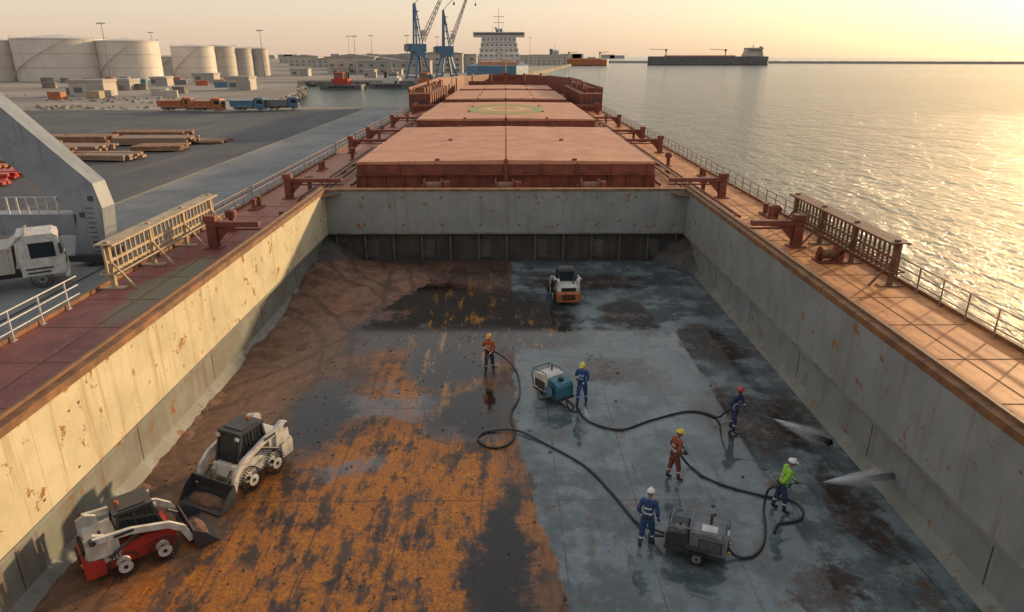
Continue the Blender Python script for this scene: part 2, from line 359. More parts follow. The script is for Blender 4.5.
# ---------------------------------------------------------------- ship
ship=bpy.data.objects.new('cargo_ship',None); sc.collection.objects.link(ship)
DZ=4.0; RZ=5.05; W=17.3; CL=2.1; YB=45.7
b=B()
for sgn in(-1,1):
    prof=[(12.10,DZ-.05),(W,DZ-.05),(W,-9),(12.9,-9),(12.45,-.3),(12.45,CL),(12.10,CL)]
    b.prism([(sgn*x,z) for x,z in prof],'y',-60,YB,M['hull'])
b.bb((-W,YB,-9),(W,165,DZ-.05),M['hull'])
b.bb((-12.1,-60,-9),(12.1,1.5,DZ-.05),M['hull'])
b.prism([(-W,165),(W,165),(16,182),(11.5,198),(5,210),(0,214),(-5,210),(-11.5,198),(-16,182)],'z',-9,DZ-.05,M['hull'])
b.obj('hull',parent=ship)
b=B()
def dk(x0,y0,x1,y1): b.add([(x0,y0,DZ),(x1,y0,DZ),(x1,y1,DZ),(x0,y1,DZ)],[(0,1,2,3)],M['deck'])
dk(12.1,-60,W,YB); dk(-W,-60,-12.1,YB); dk(-W,YB,W,165); dk(-12.1,-60,12.1,1.5)
b.add([(x,y,DZ) for x,y in [(-W,165),(W,165),(16,182),(11.5,198),(5,210),(0,214),(-5,210),(-11.5,198),(-16,182)]],[tuple(range(9))],M['deck'])
b.obj('main_deck',parent=ship)
b=B(); b.add([(-12.5,1.5,0),(12.5,1.5,0),(12.5,YB,0),(-12.5,YB,0)],[(0,1,2,3)],M['floor']); b.obj('hold_floor',parent=ship)
b=B()
for s in(-1,1):
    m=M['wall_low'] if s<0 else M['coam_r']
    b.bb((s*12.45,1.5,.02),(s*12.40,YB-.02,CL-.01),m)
    b.prism([(s*12.40,.35),(s*12.40,.01),(s*12.10,.01)],'y',1.5,YB-.05,M['wall_low'])
    for k in range(7):
        y=8+k*6.1; b.bb((s*12.40,y,.36),(s*12.39,y+.04,CL-.02),M['rib'])
    b.add([(s*12.39,YB-.05,1.9),(s*12.39,41.5,.03),(s*9.9,YB-.05,.03),(s*12.39,YB-.05,.03)],[(0,1,2),(0,2,3),(0,3,1),(1,3,2)],M['rib'])
b.obj('hold_side_wall',parent=ship)
b=B()
for s in(-1,1):
    m=M['coam_sunlit'] if s<0 else M['coam_r']
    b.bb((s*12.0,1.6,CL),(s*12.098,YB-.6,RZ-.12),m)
    b.bb((s*11.96,1.6,CL-.10),(s*12.44,YB-.6,CL-.005),M['wall_low'])
    b.bb((s*12.03,1.6,RZ-.26),(s*11.985,YB-.7,RZ-.14),M['rim'])
    b.bb((s*11.95,1.4,RZ-.12),(s*12.50,YB-.1,RZ),M['rim'])
    b.bb((s*12.22,1.4,RZ+.003),(s*12.30,YB-.1,RZ+.10),M['brownf'])
    b.bb((s*12.75,-5,DZ+.30),(s*12.95,160,DZ+.46),M['brownf'])
    b.bb((s*12.62,-5,DZ+.62),(s*12.78,49,DZ+.78),M['redbrown'])
    y=2
    while y<YB-1:
        b.prism([(s*12.1,RZ-.13),(s*12.48,RZ-.13),(s*12.85,DZ),(s*12.1,DZ)],'y',y,y+.03,M['redbrown']); y+=1.5
    y=3
    while y<YB-2:
        b.bb((s*12.0,y,CL+.02),(s*11.996,y+.03,RZ-.27),m); y+=6.1
    rr_=random.Random(5+s)
    for k in range(16):
        y=rr_.uniform(6,44); z=rr_.choice([CL+.35,RZ-.55,RZ-.9]); b.bb((s*12.0,y,z),(s*11.99,y+rr_.uniform(.04,.10),z+rr_.uniform(.05,.09)),M['rim'])
m=M['coam_r']
b.bb((-11.99,YB-.6,CL),(11.99,YB-.5,RZ-.12),m)
b.bb((-12.44,YB-.62,CL-.10),(12.44,YB-.02,CL-.004),M['wall_low'])
b.bb((-11.92,YB-.68,RZ-.12),(11.92,YB-.12,RZ-.002),M['rim'])
for k in range(9):
    x=-10.4+k*2.6; b.bb((x,YB-.6,CL+.02),(x+.04,YB-.61,RZ-.3),m)
    for z in(CL+.5,RZ-.6): b.bb((x+.8,YB-.6,z),(x+.95,YB-.64,z+.1),M['rim'])
b.bb((-12.09,YB-.5,CL),(12.09,YB-.01,DZ-.06),m)
b.bb((-12,1.4,CL),(12,1.5,RZ-.1),m); b.bb((-12,1.3,RZ-.1),(12,1.6,RZ-.03),M['rim'])
for s in(-1,1):
    b.prism([(s*11.98,YB-.62),(s*10.9,YB-.62),(s*11.98,YB-1.7)],'z',RZ-.34,RZ-.3,M['rim'])
b.obj('hatch_coaming',parent=ship)
b=B()
b.bb((-12.4,YB-.04,.02),(12.4,YB-.005,CL-.12),M['bulk'])
x=-11.6
while x<11.8:
    b.bb((x,YB-.05,.02),(x+.14,YB-.36,CL-.11),M['rib']); x+=1.93
for k in range(6):
    x=-9.2+k*3.86; b.bb((x-.45,YB-.05,.25),(x+.45,YB-.12,1.5),M['rib'])
b.bb((-12.3,YB-.05,.02),(12.3,YB-.42,.10),M['bulk'])
b.obj('transverse_bulkhead',parent=ship)
b=B(); rr_=random.Random(11)
for i in range(900):
    x=rr_.uniform(-11.5,1.0) if i%4 else rr_.uniform(1,11.8); y=rr_.uniform(13,44); r=rr_.uniform(.015,.055)*(1 if x<1 else .5)
    q=rr_.random()*50; b.sph((x,y,r*.2),(r,r*rr_.uniform(.6,1.4),r*.5),M['dirt'] if rr_.random()<.7 else M['bulk'],5,3,fn=lambda q_:q_*(1+.5*mn.noise(q_*2+Vector((q,0,0)))))
b.obj('rust_debris')
b=B()
for i in range(18):
    x=random.uniform(-6,11.5); y=random.uniform(14,44); r=random.uniform(.05,.08)
    b.cyl((x,y,.003),(x,y,.03),r,M['bulk'],n=10)
b.obj('lashing_pot',parent=ship)
def hatch(y0,y1,ring=False,name='hatch_cover'):
    b=B(); X=10.9; t=M['hatchtop']; d=M['redbrown']; L=y1-y0
    b.bb((-X+.25,.3,0),(X-.25,L-.3,1.15),d)
    for k in range(16):
        x=-X+.6+k*(2*X-1.2)/15; b.bb((x-.03,.30,0),(x+.03,.05,1.1),d)
    nseg=max(2,round(L/12.5))
    for k in range(nseg):
        a=k*L/nseg+.04; c=(k+1)*L/nseg-.04
        for s in(-1,1):
            x0,x1=(.04,X) if s>0 else(-X,-.04)
            b.bb((x0,a,1.2),(x1,c,1.98),d)
            b.add([(x0,a,2.0),(x1,a,2.0),(x1,c,2.0),(x0,c,2.0),(x0,a,2.2 if s>0 else 2.06),(x1,a,2.06 if s>0 else 2.2),(x1,c,2.06 if s>0 else 2.2),(x0,c,2.2 if s>0 else 2.06)],
              [(0,3,2,1),(4,5,6,7),(0,1,5,4),(1,2,6,5),(2,3,7,6),(3,0,4,7)],t)
    for k in range(9):
        x=-X+.5+k*(2*X-1)/8; b.bb((x-.05,0.035,1.2),(x+.05,-.08,1.97),d)
    b.bb((-X,-.05,1.9),(X,.035,1.995),t); b.bb((-X-.1,-.12,1.12),(X+.1,.25,1.19),d)
    b.bb((-.12,-.14,0),(.12,0,2.3),d)
    for s in(-1,1):
        for k in range(int(L/2.5)):
            y=.8+k*2.5; b.bb((s*(X-.24),y,0),(s*(X+.25),y+.06,1.15),d); b.bb((s*X,y+.5,1.25),(s*(X+.1),y+.8,1.9),d)
        b.cyl((s*(X+.5),.2,.35),(s*(X+.5),L-.2,.35),.12,d)
    for k in range(nseg+1):
        for s in(-1,1): b.box((s*5,min(max(k*L/nseg,.2),L-.2),2.22),(.35,.3,.12),d)
    if ring:
        g=flat('ring_marking_paint',(.30,.33,.08),.7); g2=flat('ring_marking_yellow',(.58,.46,.14),.7)
        for (r0,r1,mm) in((4.1,5.5,g),(2.0,3.0,g2)):
            vs=[];n_=48
            for i in range(n_):
                an=2*math.pi*i/n_
                for r in(r0,r1):
                    x=r*math.cos(an); zz=2.2-.14*abs(x)/X
                    vs.append((x,L/2+1.9*r*math.sin(an)*.9,zz+.02))
            b.add(vs,[(2*i,2*i+1,(2*i+3)%(2*n_),(2*i+2)%(2*n_)) for i in range(n_)],mm)
    b.obj(name,(0,y0,DZ+.002))
hatch(50.3,76); hatch(86,118,True); hatch(128,160); hatch(168,190)
def stopper(s,y,inner=12.6,outer=15.2):
    b=B(); d=M['redbrown']; z=5.25
    b.bb((s*inner,-.18,z-DZ-.12),(s*outer,.18,z-DZ+.14),d)
    b.bb((s*(outer-.5),-.22,0),(s*(outer-.02),.22,z-DZ-.125),d)
    b.bb((s*(outer-.7),-.35,0),(s*(outer+.2),.35,.06),d)
    b.prism([(s*(outer-.5),.3),(s*(outer-1.3),z-DZ-.13),(s*(outer-.5),z-DZ-.13)],'y',-.05,.05,d)
    b.box((s*(outer-.25),0,z-DZ+.3),(.6,.5,.3),d)
    b.cyl((s*inner,.3,.9),(s*outer,.3,.9),.05,d)
    b.obj('hatch_support_beam',(0,y,DZ+.003),bevel=.02)
for y in(34.3,47.3,71,80.5,98,121,124,145): 
    for s in(-1,1): stopper(s,y,12.6 if y<46 else 11.3,15.3 if y<60 else 16.0)
def railing(s,segs,name,m,h=1.1,X=17.1):
    b=B()
    for(y0,y1)in segs:
        y=y0
        while y<=y1+.01:
            b.cyl((s*X,y,0),(s*X,y,h),.035,m,n=6); 
            b.bb((s*X-.05,y-.12,0),(s*X+.05,y+.12,.03),m); y+=1.6
        for z in(.38,.74,h): b.cyl((s*X,y0,z),(s*X,y1,z),.028,m,n=6)
    b.obj(name,(0,0,DZ+.002))
railing(-1,[(-10,26)],'safety_railing',M['wrail']); railing(-1,[(39.5,126)],'safety_railing',M['rail'])
railing(1,[(-10,126)],'safety_railing',M['rail'])
b=B()
for s in(-1,1): b.bb((s*17.2,-60,DZ+.002),(s*17.34,126,DZ+.16),M['rim'])
b.obj('deck_edge_coaming',parent=ship)
def rack(s,m,X):
    b=B(); L=11
    for z in(.75,1.2,1.85): b.bb((-.05,0,z-.06),(.05,L,z+.06),m)
    for x in(-.35,.35):
        for z in(.7,1.9): b.cyl((x,0,z),(x,L,z),.04,m,n=6)
    for i in range(28):
        y=i*L/27; b.bb((-.04,y-.04,.6),(.04,y+.04,1.95),m); b.bb((-.36,y-.03,.67),(.36,y+.03,.72),m)
    for y in(.3,3.8,7.3,L-.3):
        b.bb((-.09,y-.09,0),(.09,y+.09,2.05),m); b.beam((0,y,1.2),(-s*.9,y,0),.08,.08,m); b.bb((-.5,y-.2,0),(.5,y+.2,.05),m)
    b.bb((-.4,0,1.93),(.4,L,1.97),m)
    b.obj('gangway_rack',(X,27.5,DZ+.003))
rack(1,M['brownf'],16.5); rack(-1,M['tan'],-16.7)
def bollard(x,y,m):
    b=B(); b.bb((-.3,-.8,0),(.3,.8,.1),m)
    for k in(-.45,.45): b.cyl((0,k,.1),(0,k,.65),.16,m,n=16); b.cyl((0,k,.65),(0,k,.72),.21,m,n=16)
    b.obj('mooring_bollard',(x,y,DZ+.003))
for x,y in((16.2,41.5),(-16.2,44),(16.1,56),(-16,60),(16.2,90),(-16.2,92)): bollard(x,y,M['redbrown'])
def vent(x,y,m,h=1.3):
    b=B(); b.cyl((0,0,0),(0,0,h*.7),.16,m,n=14); b.cyl((0,0,h*.7),(0,0,h),.32,m,n=14); b.sph((0,0,h),(.32,.32,.12),m,14,4,True); b.bb((-.3,-.3,0),(.3,.3,.05),m)
    b.obj('deck_vent',(x,y,DZ+.003))
for x,y in((15.7,39),(-15.5,38),(14.2,49),(-14.2,49.5),(14.6,62),(-14.6,66),(15,82),(-15,83),(14.8,104),(-14.8,106)): vent(x,y,random.choice([M['redbrown'],M['brownf']]),1.1)
def winch(x,y,k_=1):
    b=B(); m=M['redbrown']; b.bb((-1,-.8,0),(1,.8,.15),m); b.cyl((-.7,0,.65),(.5,0,.65),.38,M['rim'],n=18)
    for k in(-.72,.5): b.cyl((k-.04,0,.65),(k+.04,0,.65),.6,m,n=20)
    b.bb((.6,-.4,.15),(1.05,.4,1.05),m); b.bb((-1,-.2,.15),(-.82,.2,.8),m); b.obj('mooring_winch',(x,y,DZ+.003),scale=k_)
for x,y in((0,47.9),(-5,48),(6,48),(-3,80.5),(4,81),(-6,82),(7,80),(-5,122),(4,123),(0,164),(-6,196),(6,196)): winch(x,y)
winch(15.5,31.5,.6)
b=B()
for s in(-1,1):
    for k,x in enumerate((13.6,13.95)):
        b.cyl((s*x,46 if s<0 else 40,.3),(s*x,126,.3),.09,M['redbrown'] if k else M['rail'],n=8)
    y=42
    while y<126: b.bb((s*13.4,y,0),(s*14.15,y+.12,.2),M['redbrown']); y+=4
b.obj('deck_pipe',(0,0,DZ+.003))
b=B()
for s in(-1,1):
    y=8
    while y<46: b.bb((s*13.1,y,0),(s*17.0,y+.03,.012),M['rim']); y+=3.05
    b.bb((s*15.0,-5,0),(s*15.03,46,.012),M['rim'])
b.obj('deck_weld_seam',(0,0,DZ+.002))
b=B(); d=M['redbrown']
for s in(-1,1):
    b.bb((s*13.4,127,DZ),(s*17.25,165,DZ+3.0),d); b.bb((s*17.1,126.9,DZ+3.0),(s*17.28,165,DZ+4.1),d); b.bb((s*13.2,126.8,DZ+2.95),(s*17.3,127.1,DZ+3.2),M['hatchtop'])
    for k in range(4): b.bb((s*(13.9+k*.8),126.95,DZ+.4),(s*(14.3+k*.8),126.9,DZ+2.2),M['dark'])
    for k in range(9): b.bb((s*13.38,129+k*4,DZ),(s*13.2,129.3+k*4,DZ+3),d); b.box((s*15.3,129+k*4,DZ+3.5),(random.uniform(.6,2),random.uniform(.5,2),1),random.choice([d,M['rim'],M['dark']])); b.cyl((s*14.5,131+k*4,DZ+3),(s*14.5,131+k*4,DZ+random.uniform(3.6,5)),.25,d)
out=[(17.2,165),(16,182),(11.5,198),(5,210),(0,214)]
for s in(-1,1):
    for (a,c) in zip(out[:-1],out[1:]):
        b.beam((s*a[0],a[1],DZ+2),(s*c[0],c[1],DZ+2.2),.3,4.4,d)
b.bb((-10,193,DZ),(10,193.4,DZ+3),d)
b.cyl((0,200,DZ),(0,200,DZ+11),.25,M['tan'],.12); b.bb((-1.5,199.9,DZ+8),(1.5,200.1,DZ+8.2),M['tan']); b.bb((-.8,199,DZ),(.8,200.6,DZ+5),d)
for x in(-9,-4,5,9.5): b.cyl((x,195,DZ),(x,195,DZ+5),.3,random.choice([d,M['tan']]))
b.obj('forecastle',parent=ship)
# ---------------------------------------------------------------- dirt heap
b=B(); nx,ny=110,200; vs=[]
for j in range(ny+1):
    for i in range(nx+1):
        x=-12.38+i*10.0/nx; y=13+j*32.3/ny
        h=.85*math.exp(-((x+11.4)/2.0)**2-((y-41.5)/4.0)**2)+.55*math.exp(-((x+8.7)/1.7)**2-((y-38)/2.4)**2)+.30*math.exp(-((x+6.6)/1.6)**2-((y-41)/2.2)**2)+.25*math.exp(-((x+10.8)/1.1)**2-((y-31)/1.8)**2)
        h+=.22*math.exp(-((x+12.5)/1.0)**2)*(.6+.9*mn.noise(Vector((0,y*.35,3))))
        p=Vector((x,y,0)); h*=(1+.4*mn.fractal(p*.9,1,2,5)); h+=.035*mn.fractal(p*3,1,2,4)
        vs.append((x,y,h-.09))
b.add(vs,[(j*(nx+1)+i,j*(nx+1)+i+1,(j+1)*(nx+1)+i+1,(j+1)*(nx+1)+i) for j in range(ny) for i in range(nx)],M['dirt'],True)
b.obj('dirt_pile',recalc=False)
# ---------------------------------------------------------------- skid steer
def skid(loc,rz,rear,sc_=.88):
    b=B(); wh=M['white'];bk=M['black'];dk_=M['dark']; lo=rear if rear==M['red'] else wh
    for s in(-1,1):
        for y in(-.62,.5): b.wheel((s*.74,y,.41),(1,0,0),.41,.3,bk,wh)
        b.bb((s*.56,-1.15,.42),(s*.34,.95,.78),lo)
    b.prism([(-1.25,.30),(.85,.30),(.95,.55),(.85,.95),(-1.25,.95)],'x',-.54,.54,lo)
    b.prism([(-1.55,.62),(-1.55,1.02),(-1.42,1.30),(-.62,1.36),(-.62,.62)],'x',-.62,.62,wh)
    b.prism([(-1.64,.30),(-1.66,.80),(-1.58,.98),(-1.5,.98),(-1.1,.80),(-1.1,.30)],'x',-.70,.70,rear)
    for k in range(6): b.bb((-.42,-1.69,.46+k*.065),(.42,-1.655,.49+k*.065),bk)
    b.bb((-.45,-1.59,1.0),(.45,-1.5,1.2),bk)
    for s in(-1,1):
        b.box((s*.56,-1.67,.78),(.13,.05,.1),M['orange'])
        b.prism([(-1.52,.9),(-1.5,1.62),(-1.25,1.74),(-.95,1.60),(-.85,.9)],'x',s*.56,s*.70,wh)
        pts=[(-1.30,1.60),(-.3,1.52),(.75,1.22),(1.12,.92),(1.33,.38)]
        for p,q in zip(pts[:-1],pts[1:]): b.beam((s*.78,p[0],p[1]),(s*.78,q[0],q[1]),.12,.2,wh)
        for p in pts[1:-1]: b.cyl((s*.722,p[0],p[1]),(s*.838,p[0],p[1]),.10,wh,n=14)
        b.cyl((s*.68,-1.3,1.6),(s*.88,-1.3,1.6),.09,dk_)
        b.cyl((s*.66,-.95,.78),(s*.70,.0,1.34),.055,dk_); b.cyl((s*.70,.0,1.34),(s*.74,.45,1.32),.035,M['greym'])
        b.cyl((s*.45,1.0,.95),(s*.5,1.38,.62),.045,dk_)
        b.bb((s*.845,-.75,1.50),(s*.85,-.2,1.60),dk_)
    for s in(-1,1):
        b.beam((s*.50,.72,.95),(s*.47,.42,2.0),.08,.08,dk_); b.beam((s*.50,-.6,1.3),(s*.47,-.52,2.0),.08,.08,dk_); b.beam((s*.48,-.08,.95),(s*.47,-.08,2.0),.05,.05,dk_)
        b.add([(s*.49,-.56,1.3),(s*.49,.66,1.0),(s*.465,.40,1.95),(s*.465,-.50,1.95)],[(0,1,2,3)],M['glass'])
        for k in range(7): 
            y=-.48+k*.15; b.beam((s*.50,y,1.12),(s*.48,y,1.95),.018,.018,dk_)
        b.box((s*.42,.55,1.88),(.14,.08,.1),M['white'])
    b.bb((-.5,-.62,1.96),(.5,.5,2.06),dk_); b.bb((-.4,-.45,2.062),(.4,.3,2.10),M['dark'])
    b.add([(-.46,.70,1.0),(.46,.70,1.0),(.44,.43,1.95),(-.44,.43,1.95)],[(0,1,2,3)],M['glass'])
    b.add([(-.46,-.60,1.3),(.46,-.60,1.3),(.44,-.54,1.95),(-.44,-.54,1.95)],[(0,1,2,3)],M['glass'])
    b.cyl((.35,-1.05,1.3),(.35,-1.05,1.62),.045,dk_); b.cyl((0,-.4,2.06),(0,-.4,2.2),.06,M['orange'])
    prof=[(1.38,.75),(1.34,.35),(1.42,.10),(1.62,.03),(2.12,.03),(2.12,.055),(1.64,.07),(1.47,.14),(1.40,.36),(1.43,.74)]
    bm=M['dark']
    b.prism(prof,'x',-.92,.92,bm)
    for s in(-1,1): b.prism([(1.38,.75),(1.34,.35),(1.42,.10),(1.62,.03),(2.10,.04),(1.75,.5)],'x',s*.92,s*.955,bm)
    b.bb((-.6,1.22,.2),(.6,1.34,.5),dk_)
    b.sph((0,1.72,.06),(.8,.25,.22),M['dirt'],16,5,True,fn=lambda q:q*(1+.3*mn.noise(q*3)))
    b.obj('skid_steer_loader',loc,rz,bevel=.012,scale=sc_)
skid((-10.35,15.9,0.02),-50,M['red'])
skid((-8.75,19.7,0.02),155,M['white'],.95)
skid((3.4,37.6,0.02),4,M['orange'],.9)
# ---------------------------------------------------------------- pressure washers
def washer_a(loc,rz):
    b=B(); 
    for s in(-1,1): b.wheel((s*.52,-.25,.3),(1,0,0),.3,.16,M['black'],M['greym'])
    b.bb((-.48,-.85,.34),(.48,.95,.44),M['dark'])
    b.prism([(-.8,.44),(-.8,1.05),(-.68,1.22),(.05,1.3),(.15,1.22),(.15,.44)],'x',-.47,.47,M['white'])
    b.prism([(.18,.44),(.18,1.12),(.3,1.22),(.82,1.1),(.9,.98),(.9,.44)],'x',-.44,.44,M['teal'])
    b.bb((-.475,-.7,.55),(-.49,.0,.95),M['dark']); b.bb((.475,-.7,.55),(.49,.0,.95),M['dark'])
    b.bb((-.3,-.805,.55),(.3,-.83,.98),M['dark'])
    for k in range(6): b.bb((-.46,-.84,.56+k*.07),(.46,-.80,.58+k*.07),M['greym'])
    b.cyl((0,.55,1.14),(0,.55,1.26),.13,M['black'])
    b.cyl((-.2,-.35,1.25),(-.2,-.35,1.5),.04,M['dark'])
    for s in(-1,1): b.tube([(s*.46,-.86,.5),(s*.46,-1.0,1.0),(s*.46,-.86,1.35),(s*.46,.0,1.4),(s*.46,.1,1.2)],.022,M['dark'])
    b.cyl((-.46,-.86,1.35),(.46,-.86,1.35),.022,M['dark'])
    b.beam((0,.9,.4),(0,1.5,.25),.08,.08,M['dark']); b.cyl((0,1.45,0),(0,1.45,.3),.04,M['dark'])
    b.cyl((.5,.5,.75),(.64,.5,.75),.2,M['black'],n=18); b.cyl((.64,.5,.75),(.66,.5,.75),.25,M['blue'],n=18)
    for k in range(3): b.cyl((-.49,.35+k*.15,1.02),(-.52,.35+k*.15,1.02),.045,M['white'])
    b.obj('pressure_washer_trailer',loc,rz,bevel=.015,scale=.9)
washer_a((1.9,25.2,0),215)
def washer_b(loc,rz):
    b=B()
    for s in(-1,1): b.wheel((s*.58,-.1,.3),(1,0,0),.3,.18,M['black'],M['greym']); b.box((s*.58,-.1,.66),(.24,.75,.05),M['dark'])
    b.bb((-.55,-1.0,.36),(.55,1.0,.46),M['dark'])
    b.prism([(-.95,.46),(-.95,1.0),(-.8,1.16),(.1,1.2),(.2,1.12),(.2,.46)],'x',-.5,.5,M['greym'])
    b.prism([(.24,.46),(.24,.95),(.34,1.03),(.85,1.0),(.95,.9),(.95,.46)],'x',-.46,.46,M['dark'])
    for s in(-1,1):
        b.bb((s*.505,-.85,.56),(s*.52,-.1,1.0),M['dark'])
        for k in range(5): b.bb((s*.52,-.8,.6+k*.08),(s*.53,-.15,.63+k*.08),M['greym'])
        b.tube([(s*.5,-.98,.46),(s*.5,-.98,1.2),(s*.5,-.8,1.34),(s*.5,.8,1.30),(s*.5,.98,1.1),(s*.5,.98,.46)],.028,M['greym'])
    for y in(-.85,.2,.85): b.cyl((-.5,y,1.33),(.5,y,1.33),.024,M['greym'])
    b.cyl((.2,-.4,1.18),(.2,-.4,1.5),.05,M['dark']); b.cyl((.2,-.4,1.5),(.2,-.52,1.58),.05,M['dark'])
    b.sph((-.15,.55,1.02),(.2,.2,.14),M['greym'],14,6,True); b.cyl((-.15,.55,1.1),(-.15,.55,1.2),.06,M['black'])
    b.cyl((-.2,-.97,.75),(-.2,-1.05,.75),.19,M['black'],n=18); b.box((.2,-.98,.85),(.3,.06,.24),M['white']); 
    b.box((-.2,-.4,1.2),(.4,.5,.1),M['white']); b.bb((-.3,-.953,.5),(.35,-.962,.95),M['white'])
    b.beam((0,1.0,.42),(0,1.6,.3),.09,.09,M['dark']); b.cyl((0,1.55,0),(0,1.55,.4),.04,M['dark'])
    for s in(-.25,.25): b.cyl((s,-1.0,.52),(s,-1.12,.52),.05,M['yellow'])
    b.obj('pressure_washer_trailer',loc,rz,bevel=.015,scale=.84)
washer_b((5.35,15.8,0),68)
# ---------------------------------------------------------------- hoses
def cr(pts,k=8):
    pts=[Vector(p) for p in pts]; P=[pts[0]*2-pts[1]]+pts+[pts[-1]*2-pts[-2]]; o=[]
    for i in range(1,len(P)-2):
        for j in range(k):
            t=j/k; a,b_,c,d=P[i-1:i+3]
            o.append(.5*((2*b_)+(c-a)*t+(2*a-5*b_+4*c-d)*t*t+(3*b_-a-3*c+d)*t**3))
    o.append(pts[-1]); return o
hose=flat('hose_rubber',(.02,.022,.025),.35)
def mkhose(pts,r=.04):
    b=B(); q=cr([(p[0],p[1],p[2] if len(p)>2 else r+.005) for p in pts]); 
    for v in q: v.z=max(v.z,r+.004)
    b.tube(q,r,hose,8); b.obj('water_hose')
# ---------------------------------------------------------------- people
skinm=[flat('skin_tone_a',(.30,.16,.10),.6,var=.15),flat('skin_tone_b',(.20,.10,.06),.6,var=.15)]
hair=flat('hair_dark',(.02,.015,.012),.7); refl=flat('reflective_tape',(.62,.64,.62),.35,var=.1); lips=flat('lip',(.22,.08,.06),.5); eyew=flat('eye_white',(.7,.7,.7),.3); glove=flat('glove',(.10,.09,.08),.8); boot=flat('boot_leather',(.03,.025,.02),.6)
def skinmesh(vs,es,rs):
    me=bpy.data.meshes.new('t'); me.from_pydata(vs,es,[]); o=bpy.data.objects.new('t',me); sc.collection.objects.link(o)
    o.modifiers.new('Skin','SKIN'); 
    for i,r in enumerate(rs):
        d=me.skin_vertices[0].data[i]; d.radius=(r,r) if not isinstance(r,tuple) else r; d.use_root=(i==0)
    ss=o.modifiers.new('S','SUBSURF'); ss.levels=3; ss.render_levels=3
    bpy.context.view_layer.update(); dg=bpy.context.evaluated_depsgraph_get()
    m2=bpy.data.meshes.new_from_object(o.evaluated_get(dg)); bpy.data.objects.remove(o); return m2
def person(loc,rz,top,legs,helm,sk,pose,lean=.06,scale=1.06,tool=True,step=.12):
    """local: +y is the way the worker faces"""
    tp=flat('workwear_top',top,.85,var=.4,scale=6); lg=flat('workwear_trousers',legs,.85,var=.4,scale=6); hm=flat('helmet_plastic',helm,.3,var=.08)
    vs=[];rs=[];es=[];lab=[]
    def V(p,r,par=None,l='torso'):
        vs.append(Vector(p));rs.append(r);i=len(vs)-1
        if par is not None: es.append((par,i)); lab.append(l)
        return i
    L=lean
    pe=V((0,0,.95),.140); wa=V((0,L*.3,1.10),.128,pe); ch=V((0,L*.7,1.28),.146,wa); up=V((0,L,1.42),.120,ch); nk=V((0,L*1.1,1.51),.058,up); hd=V((0,L*1.2+.015,1.60),.055,nk,'neck')
    W_={}
    for s,k in((1,'r'),(-1,'l')):
        E,Wr=[Vector(p) for p in pose[k]]
        sh=V((s*.18,L,1.42),.080,up,'arm'); S=vs[sh]
        ma=V(S.lerp(E,.5),.065,sh,'arm'); el=V(E,.055,ma,'arm'); mf=V(E.lerp(Wr,.45),.051,el,'fore'); wr=V(Wr,.037,mf,'fore')
        d=(Wr-E).normalized(); pm=V(Wr+d*.075,.034,wr,'hand'); W_[k]=(Wr,d)
        st=step*(1 if s>0 else -1)
        hp=V((s*.095,0,.86),.110,pe,'leg'); kn_=Vector((s*.125,st*.6+.035,.49)); an=Vector((s*.14,st-.02,.10))
        mt=V(vs[hp].lerp(kn_,.5),.096,hp,'leg'); kn=V(kn_,.078,mt,'leg'); cf=V(kn_.lerp(an,.35)+Vector((0,-.012,0)),.074,kn,'shin'); sl=V(kn_.lerp(an,.8),.066,cf,'shin'); ak=V(an,.052,sl,'foot')
        bl=V(an+Vector((s*.01,.11,-.045)),.048,ak,'foot'); V(an+Vector((s*.015,.19,-.055)),.038,bl,'foot')
    me=skinmesh([tuple(v) for v in vs],es,rs)
    b=B(); M_={'t':tp,'l':lg,'r':refl,'s':sk,'g':glove,'b':boot}
    segs=[(vs[a],vs[c],l) for (a,c),l in zip(es,lab)]
    for q in me.vertices:
        q=Vector(q.co); b.v.append(q+Vector((1,1,.3))*(.012*mn.noise(q*9)) if .12<q.z<1.45 else q)   # cloth folds
    for f in me.polygons:
        c=f.center; best=9
        for a,e,l in segs:
            ab=e-a; t=max(0,min(1,(c-a).dot(ab)/ab.length_squared)); dd=(a+ab*t-c).length
            if dd<best: best=dd;bl_=l
        z=c.z
        g={'torso':'t','arm':'t','fore':'t','hand':'g','neck':'s','foot':'b'}.get(bl_,'l')
        if bl_=='torso' and z<.985: g='l'
        if bl_=='torso' and (1.10<z<1.15 or 1.25<z<1.29): g='r'
        if bl_=='shin' and .33<z<.38: g='r'
        if bl_=='fore' and min(abs((c-W_['r'][0]).length-.13),abs((c-W_['l'][0]).length-.13))<.02: g='r'
        if bl_=='torso' and z>1.29 and c.y>0 and abs(abs(c.x)-.09)<.02: g='r'
        b.f.append(list(f.vertices)); b.m.append(b.mi(M_[g])); b.sm.append(True)
    b.tube([(0,L*1.0,1.46),(0,L*1.08,1.505)],[.085,.070],tp,14); b.tube([(0,0.0,.985),(0,0.0,1.02)],[.152,.149],M['black'],18)
    hc=Vector((0,L*1.25+.03,1.66)); tilt=Matrix.Translation(hc)@Matrix.Rotation(R(-12),4,'X')
    def hf(q):
        x,y,z=q
        x*=1-.28*max(0,-z)**1.5
        if z<0 and y>0: y*=1-.05*(-z)
        if y<0 and z<0: y*=1-.25*(-z)
        return Vector((x,y,z))
    b.M=tilt
    b.sph((0,0,0),(.077,.097,.115),sk,18,14,fn=hf)
    b.sph((0,.098,-.012),(.013,.020,.020),sk,8,6); b.beam((0,.092,.025),(0,.106,-.008),.014,.014,sk)
